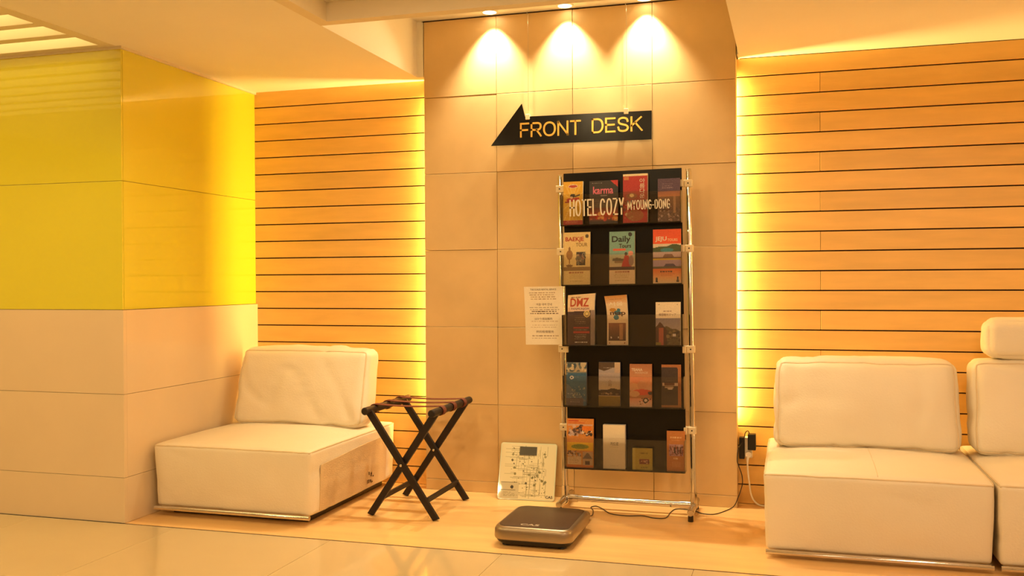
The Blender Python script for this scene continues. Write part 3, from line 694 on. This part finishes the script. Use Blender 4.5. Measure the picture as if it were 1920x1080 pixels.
A = Art(48, 80, (240, 222, 190)); A.lines(.06, .16, .05, .09, 1, (120, 90, 70)).lines(.82, .92, .05, .08, 1, (120, 90, 70)).lines(.3, .68, .205, .225, 1, (150, 110, 90), .9).grad(.37, .68, (150, 140, 156), (186, 168, 160)).hill(.62, .04, 2.0, 6, (110, 90, 60), 1).put((A.V > .46+np.abs(A.U-.18)*.7) & (A.U < .45), (90, 50, 36)).put((A.V > .60) & (A.U > .12) & (A.U < .32), (190, 96, 70)).speck(.4, 1, .68, .98, [(90, 70, 50), (150, 120, 80), (60, 50, 40)], 40, .02, .07).rect(.68, .82, .74, .80, (236, 220, 200)).rect(0, .2, .94, 1, (140, 120, 40)).mott(5)
brochure('brochure', 1.258, 1.372, .796, .992, 'cream topped map leaflet with palace and sky photo, last on third shelf', A, .012, E_white, [('\u97d3\u56fd\u89b3\u5149\u30de\u30c3\u30d7', .13, .82, .26, .325, (130, 84, 56))], row=2)
# fourth shelf
A = Art(40, 84, (60, 104, 138)); A.grad(0, .22, (150, 150, 140), (196, 170, 130)).speck(0, 1, .02, .22, [(220, 200, 160), (90, 100, 100), (60, 80, 96)], 36, .03, .14).grad(.22, .26, (150, 140, 120), (60, 104, 138)).ell(.27, .35, .1, .04, (232, 224, 220)).ell(.27, .35, .05, .02, (60, 104, 138)).lines(.4, .7, .33, .36, 1, (120, 140, 160)).put((A.V > .48+A.U*.42) & (A.V < .9), (120, 122, 140), .7).speck(.25, .95, .56, .86, [(206, 196, 160), (150, 160, 150)], 50, .008, .03).speck(.05, .35, .72, .82, [(230, 226, 220)], 5, .015, .03).rect(0, .85, .83, 1, (100, 92, 106)).lines(.15, .75, .87, .95, 2, (170, 150, 150), .4).mott(5)
brochure('brochure', .828, .926, .505, .709, 'blue leaflet with white emblem and diagonal sparkle, first on fourth shelf', A, .016, E_blue, row=3)
A = Art(42, 84, (176, 164, 164)); A.put((A.V < .20-.18*np.abs(A.U-.25)) & (A.U < .75), (88, 66, 46)).grad(0, .24, (206, 180, 150), (196, 170, 150), .75, 1).grad(.24, .36, (190, 172, 166), (160, 150, 152)).grad(.36, .62, (180, 168, 168), (222, 196, 160)).hill(.62, .022, 1.2, 5, (66, 48, 36), .76).speck(.1, .9, .70, .74, [(200, 170, 130), (140, 100, 70)], 24, .01, .04).rect(0, 1, .76, .775, (220, 190, 150)).grad(.775, 1, (142, 114, 34), (128, 100, 30)).lines(.2, .7, .115, .135, 1, (236, 226, 214), .9).mott(4)
brochure('brochure', .985, 1.087, .507, .711, 'pale sky leaflet with dark tree line and olive foot on fourth shelf', A, .016, E_blue, [('\uc2a4\n\ud30c', .44, .62, .40, .56, (120, 96, 84))], row=3)
A = Art(44, 82, (196, 128, 84)); A.grad(0, .3, (176, 112, 72), (216, 150, 106)).grad(.3, .62, (236, 150, 106), (246, 190, 150)).ell(.35, .38, .28, .08, (240, 150, 112), .8).ell(.2, .55, .25, .10, (250, 190, 140), .7).ell(.55, .50, .2, .12, (236, 170, 130), .8).ell(.55, .66, .45, .07, (230, 90, 60), .9).ell(.2, .70, .25, .07, (240, 190, 140), .9).ell(.92, .68, .1, .04, (60, 44, 40)).grad(.80, 1, (240, 160, 130), (250, 216, 190)).speck(.4, .95, .8, .95, [(250, 230, 210), (80, 50, 40)], 20, .015, .04).ell(.72, .85, .13, .06, (50, 32, 28)).ell(.72, .85, .07, .035, (244, 220, 200)).mott(4)
brochure('brochure', 1.132, 1.236, .510, .704, 'salmon pink leaflet with soft orange flower picture on fourth shelf', A, .010, E_tan, [('TEANA', .08, .58, .10, .165, (246, 224, 196)), ('MASSAGE', .24, .82, .18, .225, (232, 196, 160))], row=3)
A = Art(40, 82, (66, 48, 40)); A.rect(0, 1, 0, .06, (176, 110, 60)).rect(.86, 1, 0, 1, (176, 110, 60)).put(((A.U-.70)**2/.028+(A.V-.16)**2/.012 > 1) & (A.U > .70) & (A.V < .16), (176, 110, 60)).rect(0, 1, .955, 1, (176, 116, 66)).lines(.25, .75, .36, .40, 1, (110, 84, 66), .9, .5).rect(.04, .84, .43, .50, (206, 176, 150)).rect(.15, .68, .43, .49, (110, 72, 54)).rect(.18, .62, .51, .545, (196, 166, 140)).ell(.45, .565, .15, .02, (220, 196, 170)).mott(4)
brochure('brochure', 1.280, 1.369, .508, .702, 'dark brown leaflet with tan rounded border, last on fourth shelf', A, .012, E_tan, row=3)
# bottom shelf
A = Art(52, 90, (224, 146, 66)); A.rect(.06, .45, .035, .06, (206, 70, 40)).rect(.06, .68, .075, .09, (206, 70, 40)).rect(.03, .97, .11, .15, (220, 176, 150)).speck(.1, .6, .16, .34, [(120, 84, 66), (200, 160, 150), (60, 44, 40), (226, 200, 190)], 60, .02, .07).rect(.58, .92, .16, .24, (238, 130, 40)).speck(.6, .95, .25, .34, [(60, 44, 40), (240, 226, 210)], 24, .02, .05).rect(.02, .98, .49, .66, (244, 196, 40)).ell(.5, .575, .33, .05, (150, 160, 50)).lines(.25, .75, .55, .60, 2, (110, 120, 40), .5).speck(.05, .55, .67, .78, [(90, 66, 56), (220, 200, 180)], 50, .015, .05).rect(.03, .55, .79, .95, (238, 206, 160)).lines(.08, .5, .81, .93, 4, (180, 130, 100), .3).rect(.6, .98, .68, .97, (206, 170, 130)).put((np.abs(A.U-.78) < (A.V-.68)*1.3) & (A.V > .70) & (A.V < .82), (130, 110, 100)).rect(.70, .86, .87, .95, (96, 60, 50)).rect(0, 1, .96, 1, (226, 120, 40)).mott(5)
brochure('brochure', .825, .955, .212, .441, 'orange leaflet with photo collage and yellow band on bottom shelf', A, .013, E_tan, row=4)
A = Art(40, 80, (242, 228, 200)); A.rect(0, 1, .30, .308, (220, 200, 170)).lines(.3, .78, .495, .505, 1, (200, 176, 140)).lines(.3, .7, .93, .945, 1, (206, 180, 150)).mott(2)
brochure('brochure', 1.003, 1.107, .219, .417, 'plain white leaflet box with small black script on bottom shelf', A, .030, E_white, [('\uce74\ub4dc\ub85c', .34, .70, .39, .475, (40, 28, 24))], row=4, lean=.05, ybot=-.272)
A = Art(40, 38, (186, 164, 66)); A.rect(0, .14, 0, 1, (200, 180, 84)).lines(.35, .85, .18, .26, 1, (120, 100, 40), .9).rect(.34, .86, .50, .74, (140, 74, 50)).speck(.36, .84, .54, .7, [(90, 44, 36), (206, 160, 120)], 24, .02, .06).lines(.4, .8, .86, .92, 1, (120, 110, 40), .9).mott(4)
brochure('brochure', 1.140, 1.233, .220, .311, 'small olive green booklet with red brown picture on bottom shelf', A, .012, E_olive, row=4)
A = Art(38, 72, (198, 124, 62)); A.lines(.16, .88, .145, .185, 1, (244, 210, 160), .9).lines(.22, .82, .22, .24, 1, (226, 180, 130), .9).rect(.14, .90, .34, .62, (186, 140, 150)).speck(.14, .90, .36, .6, [(110, 60, 70), (226, 190, 190), (150, 70, 60)], 60, .02, .06).rect(.40, .48, .40, .56, (70, 44, 54)).rect(.58, .64, .39, .55, (70, 44, 54)).rect(.74, .80, .40, .56, (70, 44, 54)).lines(.34, .70, .67, .71, 1, (246, 216, 160), .9).rect(.30, .76, .76, .90, (206, 136, 74)).mott(4)
brochure('brochure', 1.300, 1.383, .224, .395, 'tan leaflet with pinkish building photo, last on bottom shelf', A, .012, E_tan, row=4)

# notice sheet stuck to the stand
ns = thing('notice_sheet', sway((0.723, -0.236, 0.79)), 'white multilingual rental notice sheet taped to the left of the stand', 'notice')
def npt(u, v, d=0.0):
    x = 0.620+0.196*u+0.005*v*(1-u); z = 1.072-0.280*v; y = -0.236+0.006*math.sin(3*v)*(1-u)-d
    return sway((x, y, z))
m = MB(); n = 12
for j in range(n+1):
    for u in (0, 1):
        m.v += [npt(u, j/n, 0.0), npt(u, j/n, 0.0006)]
for j in range(n):
    b = 4*j; c = b+4
    m.f += [(b, b+2, c+2, c), (b+1, c+1, c+3, b+3), (b, c, c+1, b+1), (b+2, b+3, c+3, c+2)]
m.f += [(0, 1, 3, 2), (4*n, 4*n+2, 4*n+3, 4*n+1)]
obj('sheet', m, M_paper, ns)
A = Art(80, 112, (244, 234, 214))
A.lines(.12, .88, .10, .24, 4, (150, 120, 90), .4, .7).lines(.12, .9, .355, .49, 4, (70, 50, 40), .45, .9).lines(.14, .9, .59, .61, 1, (170, 140, 110), .8, .6).lines(.14, .86, .66, .73, 2, (150, 120, 90), .4, .7).lines(.14, .9, .84, .92, 2, (110, 84, 64), .4, .7).mott(2)
nc = art_mesh('printed_text', A, lambda u, v: npt(u, v, 0.0010), M_print, ns)
for body, u0, u1, v0, v1, c in [('THE SCALES RENTAL SERVICE', .16, .82, .035, .066, (50, 36, 30)), ('\uc800\uc6b8 \ub300\uc5ec \uc548\ub0b4', .30, .70, .285, .330, (110, 84, 60)),
                               ('\u306f\u304b\u308a\u8cb8\u51fa\u6848\u5185', .25, .70, .535, .575, (90, 66, 48)), ('\u79e4\u7684\u79df\u501f\u670d\u52a1', .28, .74, .755, .80, (100, 76, 56))]:
    t = text_mb(body, 0, 1, 0, 1, 0.0, 0.0003).xf(lambda p: npt(u0+(u1-u0)*p[0], v1+(v0-v1)*p[2], 0.0012-p[1]))
    if t.v: obj('lettering', t, ink(*c), nc)

# ------------------------------------------------------------------ arrow sign
sg = thing('arrow_sign', (0.79, -0.02, 1.785), 'black hanging arrow sign with gold front desk lettering on pillar', 'sign')
poly = [(0.376, 1.788), (1.199, 1.783), (1.200, 1.9235), (0.5575, 1.928), (0.541, 1.995)]
obj('board', MB().prism(poly, -0.024, -0.016), M_acry, sg)
WF = {'F': .80, 'R': .95, 'O': 1.10, 'N': .95, 'T': .92, 'D': .96, 'E': .84, 'S': .92, 'K': .96}
tf = strokes('FRONT', 0.533, 0.848, 1.822, 1.896, -0.0242, 0.0092, 0.006, WF, .14)
td = strokes('DESK', 0.903, 1.156, 1.825, 1.899, -0.0242, 0.0092, 0.006, WF, .14)
obj('lettering', tf, M_gold, sg); obj('lettering', td, M_gold, sg)
for x in (0.572, 1.075):
    obj('wire', MB().tube([(x, -0.010, 1.925), (x, -0.010, 2.445)], 0.0007, 6), M_chrome, sg)
    obj('clip', MB().box(x-0.011, x+0.011, -0.028, -0.006, 1.912, 1.940, 0.002), M_clamp, sg)
    obj('hook', MB().tube(curve([(x, -0.010, 2.475), (x-0.004, -0.012, 2.458), (x, -0.014, 2.446), (x+0.004, -0.012, 2.452)], 5), 0.0015, 8), M_chrome, sg, True)

# ------------------------------------------------------------------ glass bathroom scale leaning on the pillar
gs = thing('bathroom_scale', (0.573, -0.10, 0), 'square cream glass bathroom scale leaning against the pillar', 'scale')
gb0, gb1, gh, gw = Vector((0.432, -0.127, 0.0)), Vector((0.722, -0.112, 0.0)), 0.285, 0.29
ax = (gb1-gb0).normalized(); lean = math.asin(0.095/gh); nb = Vector((0, 0, 1)).cross(ax).normalized()      # toward the wall
upv = (Vector((0, 0, 1))*math.cos(lean)+nb*math.sin(lean)); fr = ax.cross(upv); fr = fr if fr.y < 0 else -fr
skew = 0.004
def gpt(u, v, d=0.0): return gb0+ax*(gw*u+0.010*(1-v)*0)+upv*(gh*(1-v)+0.002)+fr*d
def rr(n=6, r=0.012, w=gw, h=gh):
    out = []
    for cx, cz, a0 in ((w-r, r, -90), (w-r, h-r, 0), (r, h-r, 90), (r, r, 180)):
        for k in range(n+1):
            a = math.radians(a0+90*k/n); out.append((cx+r*math.cos(a), cz+r*math.sin(a)))
    return out
pl = rr(); n = len(pl); m = MB()
for d in (0.0, -0.006): m.v += [tuple(gb0+ax*a+upv*(b+0.002)+fr*d) for a, b in pl]
m.f = [tuple(range(n)), tuple(range(2*n-1, n-1, -1))]+[(i, (i+1) % n, (i+1) % n+n, i+n) for i in range(n)]
obj('glass_plate', m, mat('scale_glass_edge', srgb(214, 220, 190), 0.1, var=0.02, coat=1.0), gs)
m = MB().add([gb0+ax*a+upv*b+fr*d for d in (-0.006, -0.020) for a, b in ((0.05, 0.05), (0.24, 0.05), (0.24, 0.23), (0.05, 0.23))], [(0, 1, 2, 3), (7, 6, 5, 4), (0, 4, 5, 1), (1, 5, 6, 2), (2, 6, 7, 3), (3, 7, 4, 0)])
obj('underside_housing', m, M_white, gs)
A = Art(124, 124, (220, 208, 166)); rs = np.random.RandomState(4)
for k in range(60):
    y = rs.uniform(.04, .97); x = rs.uniform(.14, .6); w = rs.uniform(.06, .3); A.rect(x, min(x+w, .86), y, y+.008, (150, 140, 100), rs.uniform(.4, 1))
for k in range(60):
    x = rs.uniform(.24, .86); y = rs.uniform(.02, .8); w = rs.uniform(.06, .3); A.rect(x, x+.008, y, min(y+w, .98), (150, 140, 100), rs.uniform(.4, 1))
for y in (.1, .16, .24, .38, .41, .55): A.rect(.08, .30, y, y+.007, (176, 166, 124))
for k in range(90):
    r = rs.choice([.007, .01, .012, .022]); A.ell(rs.uniform(.2, .84), rs.uniform(.08, .95), r, r, (110, 104, 60) if k % 3 else (70, 64, 40), rs.uniform(.6, 1))
A.rect(.03, .36, .70, .99, (196, 184, 146)).rect(.03, .33, .70, .71, (40, 34, 24)).rect(.03, .31, .84, .85, (40, 34, 24)).ell(.24, .79, .03, .03, (44, 38, 26)).lines(.05, .35, .88, .97, 4, (120, 108, 76), .3, .8)
art_mesh('printed_pattern', A, lambda u, v: gb0+ax*(0.004+(gw-0.008)*u)+upv*(0.006+(gh-0.008)*(1-v))+fr*0.0006, M_gprint, gs)
m = MB(); q = [gpt(u, v, d) for d in (0.0024, 0.0004) for u, v in ((.345, .215), (.65, .215), (.65, .065), (.345, .065))]
m.add(q, [(0, 1, 2, 3), (7, 6, 5, 4), (0, 4, 5, 1), (1, 5, 6, 2), (2, 6, 7, 3), (3, 7, 4, 0)])
obj('display_window', m, M_lcd, gs)
obj('lettering', text_mb('CAS', 0, 1, 0, 1, 0, 0.0004).xf(lambda p: gpt(.845+.125*p[0], .955-.045*p[2], .0009-p[1])), M_ink, gs)

# ------------------------------------------------------------------ platform scale on the floor
ps = thing('platform_scale', (0.83, -0.72, 0), 'low bronze and silver platform scale with dark brown top on floor', 'scale')
def rrect(x0, x1, y0, y1, r, n=7):
    out = []
    for cx, cy, a0 in ((x1-r, y0+r, -90), (x1-r, y1-r, 0), (x0+r, y1-r, 90), (x0+r, y0+r, 180)):
        for k in range(n+1):
            a = math.radians(a0+90*k/n); out.append((cx+r*math.cos(a), cy+r*math.sin(a)))
    return out
def loft(levels):
    m = MB(); n = len(levels[0][0])
    for poly, z in levels: m.v += [(x, y, z) for x, y in poly]
    for i in range(len(levels)-1):
        for k in range(n): m.f.append((i*n+k, i*n+(k+1) % n, (i+1)*n+(k+1) % n, (i+1)*n+k))
    m.f.append(tuple(range(n))[::-1]); m.f.append(tuple((len(levels)-1)*n+k for k in range(n))); return m
sx0, sx1, sy0, sy1 = 0.664, 0.996, -0.938, -0.545
def R_(i, r=0.05): return rrect(sx0+i, sx1-i, sy0+i, sy1-i, r)
obj('base', loft([(R_(.022), .006), (R_(.010), .016), (R_(.004), .026), (R_(.004), .030)]), M_black, ps, True)
obj('platform_shell', loft([(R_(.000), .031), (R_(-.002), .036), (R_(-.001), .068), (R_(.004), .078), (R_(.010), .0825), (R_(.016), .084)]), M_metal, ps, True)
obj('platform_top', loft([(R_(.0165, .042), .083), (R_(.0165, .042), .0848), (R_(.019, .041), .0856)]), M_top, ps, True)
for x in (sx0+.05, sx1-.05):
    for y in (sy0+.05, sy1-.05): obj('foot', MB().lathe([(.020, 0), (.021, .003), (.018, .010)], (x, y, 0), 16), M_black, ps, True)
obj('lettering', text_mb('CAS', 0, 1, 0, 1, 0, 0.0006).xf(lambda p: (0.772+0.080*p[0], -0.900+0.026*p[2], 0.0857-p[1])), M_silver, ps)
du = obj('display_unit', loft([(rrect(.795, .965, -.520, -.395, .022), .0), (rrect(.793, .967, -.522, -.393, .022), .010), (rrect(.793, .967, -.522, -.393, .022), .030), (rrect(.800, .960, -.515, -.400, .018), .038)]), M_metal, ps, True)
obj('display_panel', loft([(rrect(.808, .952, -.508, -.408, .012), .0382), (rrect(.808, .952, -.508, -.408, .012), .0395)]), M_black, du)
obj('display_window', MB().box(.88, .935, -.475, -.43, .0396, .0405), M_lcd, du)

# ------------------------------------------------------------------ power adapter, outlet and cords
ou = thing('wall_outlet', (1.648, 0.095, 0.28), 'white surface wall outlet low on the slatted wall by the pillar', 'outlet')
obj('socket_box', MB().box(1.632, 1.668, 0.062, 0.0985, 0.232, 0.330, 0.003), M_white, ou)
obj('backing_box', MB().box(1.606, 1.631, 0.058, 0.0985, 0.226, 0.330, 0.002), M_black, ou)
pa = thing('power_adapter', (1.664, 0.05, 0.275), 'black plug-in power adapter with thin black lead to the floor scale', 'adapter')
obj('adapter_body', MB().box(1.648, 1.686, 0.018, 0.0615, 0.276, 0.354, 0.004), M_black, pa)
lead = [(0.955, -0.40, 0.015), (0.962, -0.345, 0.006), (0.945, -0.24, 0.0025), (0.922, -0.178, 0.0025), (0.942, -0.150, 0.0025), (0.982, -0.195, 0.0025), (1.036, -0.278, 0.0025), (1.115, -0.298, 0.0025), (1.187, -0.278, 0.0025), (1.240, -0.305, 0.0025), (1.294, -0.290, 0.0025), (1.304, -0.173, 0.0025), (1.326, -0.101, 0.0025), (1.404, -0.118, 0.0025), (1.452, -0.164, 0.0025), (1.505, -0.160, 0.0025), (1.552, -0.075, 0.0025), (1.585, -0.015, 0.012), (1.606, -0.006, 0.058), (1.619, -0.004, 0.097), (1.624, 0.0, 0.123), (1.621, 0.0, 0.161), (1.606, -0.006, 0.207), (1.600, -0.008, 0.232), (1.604, 0.005, 0.280), (1.618, 0.03, 0.305), (1.630, 0.048, 0.330), (1.636, 0.046, 0.356), (1.648, 0.042, 0.366), (1.655, 0.040, 0.354)]
obj('lead', MB().tube(curve(lead, 6), 0.0021, 8), M_black, pa, True)
wc = thing('white_power_cord', (1.655, 0.04, 0.0), 'white plug and cord hanging from the outlet behind the sofa', 'power cord')
obj('plug', MB().lathe([(0.014, 0.0), (0.015, 0.004), (0.015, 0.018), (0.010, 0.028)], (1.651, 0.034, 0.252), 16, 'y').xf(lambda p: p), M_white, wc, True)
obj('strain_relief', MB().tube([(1.650, 0.040, 0.252), (1.646, 0.040, 0.225), (1.646, 0.041, 0.212)], [0.009, 0.006, 0.0045], 12), M_white, wc, True)
obj('cord', MB().tube(curve([(1.646, 0.041, 0.222), (1.647, 0.045, 0.179), (1.654, 0.048, 0.115), (1.661, 0.05, 0.063), (1.678, 0.05, 0.026), (1.715, 0.05, 0.006), (1.80, 0.085, 0.006)], 6), 0.0040, 10), M_white, wc, True)
